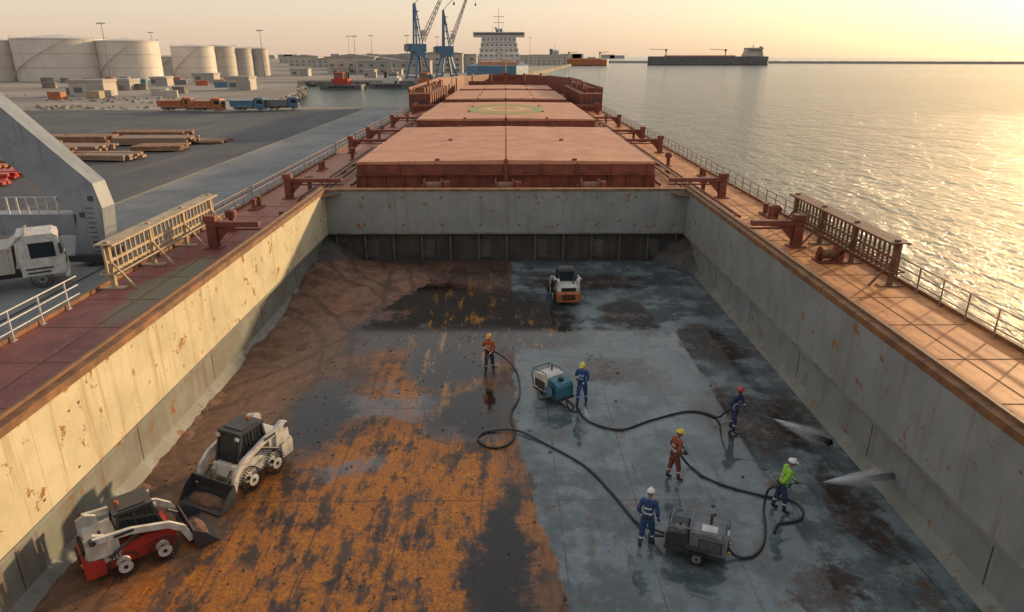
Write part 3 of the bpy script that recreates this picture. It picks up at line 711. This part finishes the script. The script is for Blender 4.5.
    for s in(-1,1):
        b.sph((s*.030,.083,.010),(.015,.011,.009),eyew,8,6); b.sph((s*.030,.092,.010),(.006,.004,.006),M['black'],8,5); b.box((s*.030,.090,.032),(.032,.012,.007),hair)
        b.sph((s*.077,-.005,-.002),(.012,.020,.032),sk,8,6)
        b.tube([(s*.075,.02,.03),(s*.066,.04,-.06),(0,.07,-.112)],.004,M['black'],5)
    b.box((0,.090,-.052),(.040,.012,.011),lips)
    b.sph((0,-.014,.012),(.083,.096,.105),hair,14,6,True)
    b.sph((0,-.003,.040),(.108,.130,.105),hm,20,8,True)
    b.tube([(0,-.003,.032),(0,-.003,.044)],[.112,.112],hm,20); b.box((0,.135,.036),(.15,.075,.010),hm,(-8,0,0))
    b.box((0,0,.145),(.022,.19,.012),hm)
    b.M=None
    for s,k in((1,'r'),(-1,'l')):
        wr,d=W_[k]; ref=Vector((0,0,1)) if abs(d.z)<.8 else Vector((0,1,0))
        sd_=d.cross(ref).normalized(); n_=Vector(sd_.cross(d)).normalized()*(-1 if abs(d.z)<.8 else 1)
        pe_=wr+d*.085
        b.sph(wr+d*.06,(.036,.036,.036),glove,8,6)
        cur=1 if tool else .45
        for i,ln in enumerate((.85,1,.95,.75)):
            q0=pe_+sd_*((i-1.5)*.020)-d*.01
            q1=q0+d*.035*ln+n_*.008*cur; q2=q1+d*(.022-.016*cur)*ln+n_*.026*cur*ln; q3=q2-d*.018*cur*ln+n_*(.012*cur)+d*.02*(1-cur)
            b.tube([q0,q1,q2,q3],[.0105,.0098,.009,.0075],glove,6)
        t0=wr+d*.035-sd_*s*.025; b.tube([t0,t0+d*.025-sd_*s*.022+n_*.01,t0+d*.055-sd_*s*.012+n_*.03],[.013,.011,.009],glove,6)
    tip=Vector((0,0,0)); p0=Vector((0,0,1)); dd=Vector((0,1,0))
    if tool:
        Rw=W_['r'][0]+W_['r'][1]*.09; Lw=W_['l'][0]+W_['l'][1]*.09; dd=(Lw-Rw).normalized(); off=Vector((0,0,-.02))
        p0=Rw-dd*.15+off; p1=Lw+dd*pose.get('ext',.85)+off
        b.tube([p0,Lw+dd*.1+off],.018,M['dark'],8); b.tube([Lw+dd*.05+off,p1],.011,M['greym'],8); b.tube([p1-dd*.05,p1+dd*.03],.02,M['dark'],8)
        b.beam(Rw+off,Rw+off+Vector((0,-.02,-.13)),.03,.04,M['dark'])
        tip=p1+dd*.03
    b.obj('worker',loc,rz,recalc=False,scale=scale)
    mw=Matrix.Translation(loc)@Matrix.Rotation(R(rz),4,'Z')@Matrix.Scale(scale,4)
    return mw@tip,(mw.to_3x3()@dd).normalized(),mw@p0
SPR={'r':((.27,-.10,1.17),(.14,.12,1.06)),'l':((-.23,.17,1.20),(-.03,.36,1.04)),'ext':.85}
DWN={'r':((.27,-.08,1.18),(.16,.13,1.05)),'l':((-.24,.12,1.17),(-.02,.28,.92)),'ext':.7}
REL={'r':((.26,-.04,1.16),(.27,.06,.93)),'l':((-.26,-.04,1.16),(-.25,.14,.97))}
HLD={'r':((.27,-.04,1.17),(.16,.22,1.10)),'l':((-.27,-.02,1.17),(-.12,.26,1.10)),'ext':.25}
tA=person((-.76,27.7,0),170,(.50,.10,.03),(.04,.045,.08),(.75,.35,.03),skinm[1],DWN)
tB=person((3.05,24.7,0),160,(.025,.085,.28),(.025,.085,.28),(.75,.60,.05),skinm[0],DWN)
tC=person((8.5,22.5,0),-130,(.04,.05,.13),(.04,.05,.13),(.45,.06,.05),skinm[1],SPR)
tD=person((5.54,19.4,0),-75,(.30,.09,.035),(.22,.06,.03),(.75,.55,.04),skinm[1],HLD)
tE=person((4.0,16.1,0),-25,(.03,.07,.20),(.03,.07,.20),(.75,.75,.73),skinm[0],REL,tool=False)
tF=person((8.44,17.7,0),-93,(.28,.62,.04),(.04,.06,.13),(.75,.75,.73),skinm[0],SPR,lean=.12)
mkhose([tA[2],(-.35,28.6,.5),(.4,27.9),(.54,25.5),(.16,23.8),(.3,22.3),(-.04,21.5),(-.65,21.4),(-1.07,22),(-.7,22.5),(.34,22.5,.09),(1.42,21.6),(2.7,20.15),(3.4,18.6),(3.9,17.2),(4.4,16.4,.3),(4.75,16.0,.5)])
mkhose([tB[2],(3.0,25.1,.5),(2.85,24.3),(3.2,23.2),(4.3,22.6),(5.6,23.3),(7.3,24),(8.2,23.5),(8.3,22.9,.6),tC[2]])
mkhose([tD[2],(5.9,20.0,.6),(6.3,20.1),(6.6,19.5),(7.3,18.9),(8.3,18.4),(9.0,18.2),(9.2,17.7),(8.9,17.2),(8.2,17.0),(7.9,16.6)])
mkhose([(6.1,15.9,.5),(6.4,15.6,.1),(6.9,15.6),(7.4,16.1),(7.75,16.9),(7.9,17.5,.2),(8.05,17.7,.8),tF[2]])
mkhose([(2.3,24.3,.6),(2.5,24.1,.08),(2.8,24.0),(2.95,24.2)],.03)
# spray
def spraymat(k0,name):
    n=NT(name); v=n.coord(); x,y,z=n.sep(v)
    a=n.noise(n.map(v,(9,1.6,9)),2.4,6,.75); al=n.math('MULTIPLY',n.mr(a,.30,.74),n.math('MULTIPLY',n.mr(y,0,1,k0,.12,False),n.mr(y,.45,1,1,0))); 
    tr=n.t.nodes.new('ShaderNodeBsdfTransparent'); tl=n.t.nodes.new('ShaderNodeBsdfTranslucent'); tl.inputs[0].default_value=(.95,.95,.95,1)
    df=n.t.nodes.new('ShaderNodeBsdfDiffuse'); df.inputs[0].default_value=(.95,.95,.95,1)
    m1=n.t.nodes.new('ShaderNodeMixShader'); n.t.links.new(df.outputs[0],m1.inputs[1]); n.t.links.new(tl.outputs[0],m1.inputs[2])
    m2=n.t.nodes.new('ShaderNodeMixShader'); n.put(m2.inputs[0],al); n.t.links.new(tr.outputs[0],m2.inputs[1]); n.t.links.new(m1.outputs[0],m2.inputs[2])
    n.t.links.new(m2.outputs[0],n.out.inputs[0]); return n.m
SM=spraymat(.55,'water_spray')
def spray(tip,dr,L,w_):
    b=B(); dr=dr.normalized()
    for k in(.06,.14,.26,.42,.6,.8,1):
        pts=[];rr=[]
        for i in range(9):
            t=i/8; pts.append((0,t,0)); rr.append((.010+w_*k*t**.9)/L)
        b.tube(pts,rr,SM,14)
    keep=[i for i,f in enumerate(b.f) if len(f)==4]; b.f=[b.f[i] for i in keep]; b.m=[b.m[i] for i in keep]; b.sm=[b.sm[i] for i in keep]
    o=b.obj('water_spray',tip); o.rotation_euler=dr.to_track_quat('Y','Z').to_euler(); o.scale=(L,L,L)
spray(tF[0],Vector((tF[1].x,tF[1].y,-.10)),3.2,.5)
spray(tC[0],tC[1]+Vector((0,0,-.15)),2.2,.42); spray(tB[0],tB[1]+Vector((0,0,-.3)),1.2,.34)
# ---------------------------------------------------------------- quay objects
b=B(); g=M['gantry']
poly=[(-24.6,4.6),(-24.9,6.1),(-30,11.3),(-42,23.5),(-43.4,20.6),(-31,8.5),(-26.3,4.3),(-26.3,3.9),(-26.9,1.6),(-24.9,1.6)]
b.prism(poly,'y',41.3,42.7,g)
mir=[(-88-x,z) for x,z in poly]; b.prism(mir,'y',41.3,42.7,g)
b.bb((-62,41.4,2.9),(-26.5,42.6,4.2),g); b.bb((-46,40.5,20.5),(-42,43.5,26),g)
for x in(-25.9,-62.1): 
    b.bb((x-1.1,40.8,QZ+.35),(x+1.1,43.2,QZ+.75),M['dark'])
    for y in(41.2,42.8): b.wheel((x,y,QZ+.36),(1,0,0),.34,.3,M['dark'],M['greym'])
b.bb((-44.5,41.7,26),(-43.5,42.3,34),g); b.beam((-44,42,30),(-38,70,44),.8,.9,g)
for k in range(6): b.bb((-27.3-k*.6,41.28,4.25),(-27.2-k*.6,41.22,5.3),M['wrail'])
b.cyl((-30.5,41.25,5.3),(-27.1,41.25,5.3),.03,M['wrail'],n=6)
for k in range(10): b.bb((-25.6,41.28,1.9+k*.3),(-25.2,41.25,1.94+k*.3),M['dark'])
for x,z in((-25.2,5.2),(-25.9,4.2),(-25.4,2.4)): b.box((x,41.28,z),(.3,.04,.3),M['dark'])
b.obj('portal_crane',bevel=.04)
def truck(loc,rz,cabm,bodym):
    b=B()
    for y in(2.6,-1.2,-2.5):
        for s in(-1,1): b.wheel((s*1.02,y,.52),(1,0,0),.52,.34,M['black'],M['greym'],20)
    b.bb((-.45,-3.6,.6),(.45,3.6,.9),M['dark'])
    b.prism([(1.75,.75),(3.85,.75),(3.9,1.5),(3.75,2.9),(3.5,3.05),(1.85,3.05),(1.75,2.9)],'x',-1.2,1.2,cabm)
    b.add([(-1.08,3.90,1.72),(1.08,3.90,1.72),(1.02,3.80,2.68),(-1.02,3.80,2.68)],[(0,1,2,3)],M['glass'])
    for s in(-1,1):
        b.bb((s*1.205,2.3,1.75),(s*1.215,3.5,2.6),M['glass']); b.bb((s*1.2,3.7,1.9),(s*1.45,3.85,2.5),M['dark']); b.box((s*.9,3.9,1.0),(.3,.06,.2),M['wrail'])
        b.bb((s*1.205,2.0,.9),(s*1.25,3.1,.98),M['dark']); b.box((s*1.1,2.6,1.16),(.3,1.3,.08),M['dark'])
    b.bb((-.8,3.91,1.1),(.8,3.93,1.55),M['dark']); b.bb((-1.2,3.75,.5),(1.2,3.98,.8),cabm)
    b.prism([(-3.9,1.05),(1.45,1.05),(1.55,2.45),(-4.1,2.45)],'x',-1.22,1.22,bodym)
    for k in range(8):
        for s in(-1,1): b.bb((s*1.22,-3.7+k*.7,1.1),(s*1.29,-3.6+k*.7,2.4),bodym)
    b.bb((-1.28,-4.1,2.4),(1.28,1.56,2.5),bodym); b.prism([(1.45,2.45),(2.3,3.15),(2.3,3.22),(1.4,2.55)],'x',-1.2,1.2,bodym)
    b.obj('dump_truck',loc,rz,bevel=.03)
truck((-28.9,36.4,QZ+.01),-58,M['white'],M['tank2'])
truck((-78,169,QZ+.01),-85,M['orange'],M['orange']); truck((-70,167,QZ+.01),-95,M['orange'],M['orange']); truck((-61,169,QZ+.01),-88,M['blue'],M['blue']); truck((-54,172,QZ+.01),-84,M['blue'],M['greym'])
def stack(x,y,rz,L,m,rows=4):
    b=B()
    for k in(-.35,.35): b.bb((L*k-.1,-2.0,0),(L*k+.1,2.0,.15),M['dark'])
    for r in range(rows):
        for c in range(7):
            if random.random()<.9: b.box((random.uniform(-.4,.4),-1.75+c*.58,.32+r*.33),(L*random.uniform(.85,1),.5,.28),m,(0,0,random.uniform(-1.5,1.5)))
    b.obj('timber_stack',(x,y,QZ+.008),rz)
for x,y,r,L in((-52,104,2,12),(-60,97,-3,11),(-70,100,4,12),(-54,91,3,9),(-65,88,-2,12),(-76,92,5,10),(-58,116,0,13),(-72,112,2,12),(-84,106,-5,12),(-66,80,2,9),(-57,84,-4,8),(-48,97,6,7),(-50,88,-6,7),(-59,90,2,6),(-46,106,1,8),(-63,106,-2,8),(-63,74,8,7),(-74,84,3,9),(-70,76,0,8)): stack(x,y,r,L,random.choice([M['wood'],M['wood'],M['rail']]),random.choice([1,2,2,3]))
stack(-56,73,10,8,M['red'],2); stack(-60,78,-12,7,M['orange'],2); stack(-54,69,0,7,M['red'],1)
def tank(x,y,r,h,m):
    b=B(); b.cyl((0,0,0),(0,0,h),r,m,n=56); b.cyl((0,0,h),(0,0,h+r*.10),r*1.005,m,.8,n=56)
    for z in(h*.33,h*.66,h*.97): b.cyl((0,0,z),(0,0,z+.3),r+.25,m,n=56)
    for i in range(40):
        a=2*math.pi*i/40; b.cyl((r*math.cos(a),r*math.sin(a),h),(r*math.cos(a),r*math.sin(a),h+1.2),.08,M['wrail'],n=4)
    pts=[((r+.8)*math.cos(a),(r+.8)*math.sin(a),h*t) for t,a in [(i/20,-2.6+i/20*1.7) for i in range(21)]]
    for p,q in zip(pts[:-1],pts[1:]): b.beam(p,q,.6,.2,m)
    b.obj('storage_tank',(x,y,QZ))
for (u,wd,hh,yy,m) in((-8,76,20,392,'tank'),(70,82,21,395,'tank'),(135,56,20,400,'tank'),(198,40,18,455,'tank'),(222,34,18,470,'tank2'),(243,24,17,480,'tank2'),(261,20,17,490,'tank2'),(172,26,12,520,'tank2'),(-70,60,22,400,'tank')):
    z_=.939*yy+4; tank((u-506)*z_/683,yy,wd*z_/683/2,hh,M[m])
def bldg(x,y,w_,d_,h,name='warehouse',m=None,pitched=True):
    b=B(); m=m or M['beige']; b.bb((-w_/2,0,0),(w_/2,d_,h),m)
    if pitched: b.prism([(-w_/2-.5,h),(w_/2+.5,h),(w_/2+.5,h+.4),(0,h+w_*.07),(-w_/2-.5,h+.4)],'y',-.5,d_+.5,M['roofg'])
    else: b.bb((-w_/2-.3,-.3,h),(w_/2+.3,d_+.3,h+.8),M['roofg'])
    k=max(2,int(w_/7)); fl=max(1,int(h/4))
    for i in range(k):
        for f in range(fl): xx=-w_/2+(i+.5)*w_/k; b.bb((xx-1.3,-.08,1.2+f*4),(xx+1.3,-.003,2.8+f*4),M['wind'])
    b.bb((-2.5+w_/4,-.1,0),(2.5+w_/4,-.004,3.6),M['roofg'])
    b.obj(name,(x,y,QZ))
rs=random.Random(3)
for i in range(34):
    y=rs.uniform(520,1500); u=rs.uniform(262,470); z_=.939*y; bldg((u-506)*z_/683,y,rs.uniform(18,60),rs.uniform(15,30),rs.uniform(6,15),m=rs.choice([M['beige'],M['tank'],M['roofg'],M['tank2']]),pitched=rs.random()<.6)
for i in range(12):
    y=rs.uniform(900,2500); u=rs.uniform(520,600); z_=.939*y; bldg(min((u-506)*z_/683,.04*y+20),y,rs.uniform(20,60),20,rs.uniform(8,16),m=rs.choice([M['beige'],M['tank2']]),pitched=False)
for (u,v_) in((120,90),(160,86),(205,82),(240,90),(300,76),(340,74),(370,78),(395,75),(90,96)):
    z_=683*12.3/.939/(v_-56); y=(z_-4.2)/.939; bldg((u-506)*z_/683,y,rs.uniform(6,13),8,rs.uniform(3,4.5),name='port_office',m=rs.choice([M['beige'],M['roofg'],M['tank2']]),pitched=False)
cmats=[M['beige'],M['orange'],M['blue'],M['rock'],M['rock'],M['greym'],M['tan'],M['roofg']]
for i in range(36):
    y=rs.uniform(200,385); u=rs.uniform(40,250); z_=.939*y+4; x=(u-506)*z_/683
    if x>-100 - (y-200)*.12: x-=45
    b=B(); m=rs.choice(cmats)
    b.bb((-3,-1.2,0),(3,1.2,2.6),m)
    for k in range(9): b.bb((-2.9+k*.7,-1.25,.1),(-2.6+k*.7,-1.2,2.5),m)
    b.obj('shipping_container',(x,y,QZ+.01),rs.uniform(-20,20),scale=.85)
def mast(x,y,h,z0=QZ):
    b=B(); b.cyl((0,0,0),(0,0,h),.3,M['greym'],.12,n=8); b.bb((-2,-.2,h),(2,.2,h+.3),M['greym'])
    for k in range(4): b.box((-1.6+k*1.05,-.3,h-.1),(.6,.4,.5),M['wrail'])
    b.obj('light_mast',(x,y,z0))
for x,y,h in((-84,118,17),(-150,210,24),(-235,300,26),(-180,330,26),(-140,420,26),(-95,460,24),(-70,520,26),(-110,600,28),(-150,700,30),(-60,640,28),(-250,520,28),(-300,420,28),(-40,560,30),(-20,600,30),(30,900,34)): mast(x,y,h)
def harbour_crane(x,y,rz,k=1.0,up=55):
    b=B(); m=M['blue']
    for s in(-1,1):
        for t in(-1,1): b.beam((s*5,t*5,0),(s*2.2,t*2.2,12),1.0,1.0,m)
        b.bb((-5.4,s*5-.6,.6),(5.4,s*5+.6,1.6),m)
    b.bb((-3,-3,12),(3,3,14),m); b.bb((-2.6,-6,14),(2.6,4,18),m); b.bb((-1.8,-7.5,14.3),(1.8,-6,17.6),M['greym'])
    for s in(-1,1): b.beam((s*1.4,-1.5,18),(s*.6,-1,38),.6,.8,m); b.beam((s*1.4,2.5,18),(s*.6,-1,38),.4,.5,m)
    for q in(22,26,30,34): b.bb((-1.2,-1.6,q),(1.2,1.2,q+.4),m)
    b.bb((-1.3,3.6,22),(1.3,5.6,25),M['white']); b.bb((-1.1,5.6,22.4),(1.1,5.65,24.4),M['glass'])
    a=R(up); L=42; d=Vector((0,math.cos(a),math.sin(a))); n_=Vector((0,-math.sin(a),math.cos(a))); p0=Vector((0,4,19)); bm=M['tank2']
    for s in(-1,1):
        b.beam(p0+Vector((s*1.3,0,0)),p0+d*L+Vector((s*.4,0,0)),.3,.3,bm); b.beam(p0+Vector((s*1.3,0,0))+n_*2,p0+d*L+Vector((s*.4,0,0)),.3,.3,bm)
    for i in range(14):
        t0=i/14;t1=(i+1)/14; w0=1.3-.9*t0; w1=1.3-.9*t1
        for s in(-1,1): b.beam(p0+d*L*t0+Vector((s*w0,0,0)),p0+d*L*t1+Vector((s*w1,0,0))+n_*2*(1-t1),.16,.16,bm)
        b.beam(p0+d*L*t0+Vector((-w0,0,0)),p0+d*L*t1+Vector((w1,0,0)),.16,.16,bm)
    for s in(-.5,.5): b.cyl((s,-1,38),p0+d*L+Vector((s,0,0)),.08,M['dark'],n=5)
    e=p0+d*L; b.cyl(e,(e.x,e.y,e.z-16),.08,M['dark'],n=5); b.box((e.x,e.y,e.z-16.5),(.8,.8,1.4),M['orange'])
    b.obj('harbour_crane',(x,y,QZ),rz,scale=k)
harbour_crane(-50,415,-50,1.05,60); harbour_crane(-36,440,-65,1.0,68)
def cargo(name,loc,rz,L,Wd,H,hm,sm,gear=2,cranec=None,levels=4,mast_h=10):
    b=B(); h=Wd/2
    pl=[(-h,-L/2+3),(-h*.8,-L/2),(h*.8,-L/2),(h,-L/2+3),(h,L/2-L*.14),(h*.6,L/2-L*.05),(0,L/2),(-h*.6,L/2-L*.05),(-h,L/2-L*.14)]
    b.prism(pl,'z',-3,H,hm); b.prism([(x*1.01,y*1.003) for x,y in pl],'z',-3,1.2,M['hull'])
    y0=-L/2+L*.05; d_=L*.14; T=H+levels*3
    for k in range(levels):
        f=1-.05*k; b.bb((-h*.85*f,y0+k*.6,H+k*3),(h*.85*f,y0+d_-k*1.0,H+k*3+2.8),sm)
        for i in range(8):
            xx=-h*.75*f+i*h*1.5*f/7
            b.bb((xx-.5,y0+d_-k*1.0,H+k*3+1.1),(xx+.5,y0+d_-k*1.0+.06,H+k*3+2.1),M['wind']); b.bb((xx-.5,y0+k*.6-.06,H+k*3+1.1),(xx+.5,y0+k*.6,H+k*3+2.1),M['wind'])
        for s in(-1,1): 
            for i in range(4): yy=y0+3+i*(d_-6)/3; b.bb((s*h*.85*f,yy-.6,H+k*3+1.1),(s*(h*.85*f+.06),yy+.6,H+k*3+2.1),M['wind'])
    b.bb((-h*1.02,y0+2,T),(h*1.02,y0+d_-4,T+2.8),sm); b.bb((-h*.98,y0+d_-4,T+1),(h*.98,y0+d_-3.94,T+2.3),M['wind']); b.bb((-h*.98,y0+1.94,T+1),(h*.98,y0+2,T+2.3),M['wind'])
    b.bb((-2,y0-1,H),(2,y0+3.5,T+5),M['blue']); b.cyl((0,y0+d_/2,T+2.8),(0,y0+d_/2,T+2.8+mast_h),.35,sm,.15)
    for q in(.4,.65): b.bb((-3.2,y0+d_/2-.15,T+2.8+mast_h*q),(3.2,y0+d_/2+.15,T+3.1+mast_h*q),sm)
    b.sph((1.8,y0+d_/2,T+5),.9,sm); b.cyl((-2.5,y0+d_/2,T+2.8),(-2.5,y0+d_/2,T+8),.12,sm); b.cyl((4,y0+d_/2,T+2.8),(4,y0+d_/2,T+7),.12,sm)
    for g in range(gear):
        yy=-L*.15+g*L*.5/max(1,gear-1 if gear>1 else 1); c=cranec or sm
        b.cyl((0,yy,H),(0,yy,H+11),.9,c); b.bb((-1.6,yy-1.6,H+9),(1.6,yy+1.6,H+12.5),c); b.beam((0,yy+1,H+11),(0,yy+L*.14,H+12.5),.8,.8,c)
    for g in range(4): b.bb((-h*.65,-L*.22+g*L*.15,H),(h*.65,-L*.22+g*L*.15+L*.12,H+1.8),M['hatchtop'])
    b.obj(name,loc,rz)
cargo('moored_cargo_ship',(-4,395,-2),180,120,30,11,M['blue'],M['white'],gear=0,levels=5,mast_h=13)
cargo('moored_cargo_ship',(370,1330,-2),92,220,32,15,M['shull'],M['tank2'],gear=2,cranec=M['shull'])
cargo('moored_cargo_ship',(125,1250,-2),-80,110,24,10,M['orange'],M['white'],gear=2,cranec=M['yellow'])
def tug(loc,rz,hm,sm):
    b=B(); b.prism([(-3.6,-11),(3.6,-11),(4,-6),(4,4),(2.6,9),(0,12),(-2.6,9),(-4,4),(-4,-6)],'z',-1,2.4,hm); b.prism([(-2.8,2),(2.8,2),(1.9,8.3),(0,11),(-1.9,8.3)],'z',2.4,3.6,hm)
    b.bb((-2.6,-4,2.4),(2.6,4.5,5),sm); b.bb((-2,-1.5,5),(2,3.3,7.6),sm); b.bb((-2.03,-1.2,6),(2.03,3.33,7.1),M['wind']); b.bb((-2.2,-1.8,7.6),(2.2,3.6,7.9),M['orange'])
    b.cyl((0,.5,7.9),(0,.5,13),.15,sm); b.cyl((-1.4,-3,5),(-1.4,-3,8),.5,M['dark']); b.cyl((1.4,-3,5),(1.4,-3,8),.5,M['dark'])
    for i in range(9):
        for s in(-1,1): b.cyl((s*4.1,-7+i*1.5,1.2),(s*4.25,-7+i*1.5,1.2),.5,M['black'],n=10)
    b.obj('tugboat',loc,rz)
tug((-80,352,-2),80,M['shull'],M['red']); tug((-58,366,-2),-95,M['shull'],M['white']); tug((-38,340,-2),170,M['blue'],M['orange'])
b=B(); vs=[];N_=160
for i in range(N_+1):
    t=i/N_; x=250+t*1700; y=1750-t*500
    for k,(dx,z) in enumerate(((-14,-3),(-5,2.5),(5,2.8),(14,-3))):
        vs.append((x,y+dx,z+(mn.noise(Vector((i*.9,k,0)))*1.2 if 0<k<3 else 0)))
b.add(vs,[(i*4+k,i*4+k+1,(i+1)*4+k+1,(i+1)*4+k) for i in range(N_) for k in range(3)],M['rock']); b.obj('breakwater',recalc=False)
b=B(); 
for i in range(44):
    x=-2600+i*75+rs.uniform(-30,30); b.bb((x,4200,0),(x+rs.uniform(30,120),4240,rs.uniform(8,30)),M['tank2'])
b.obj('distant_skyline')
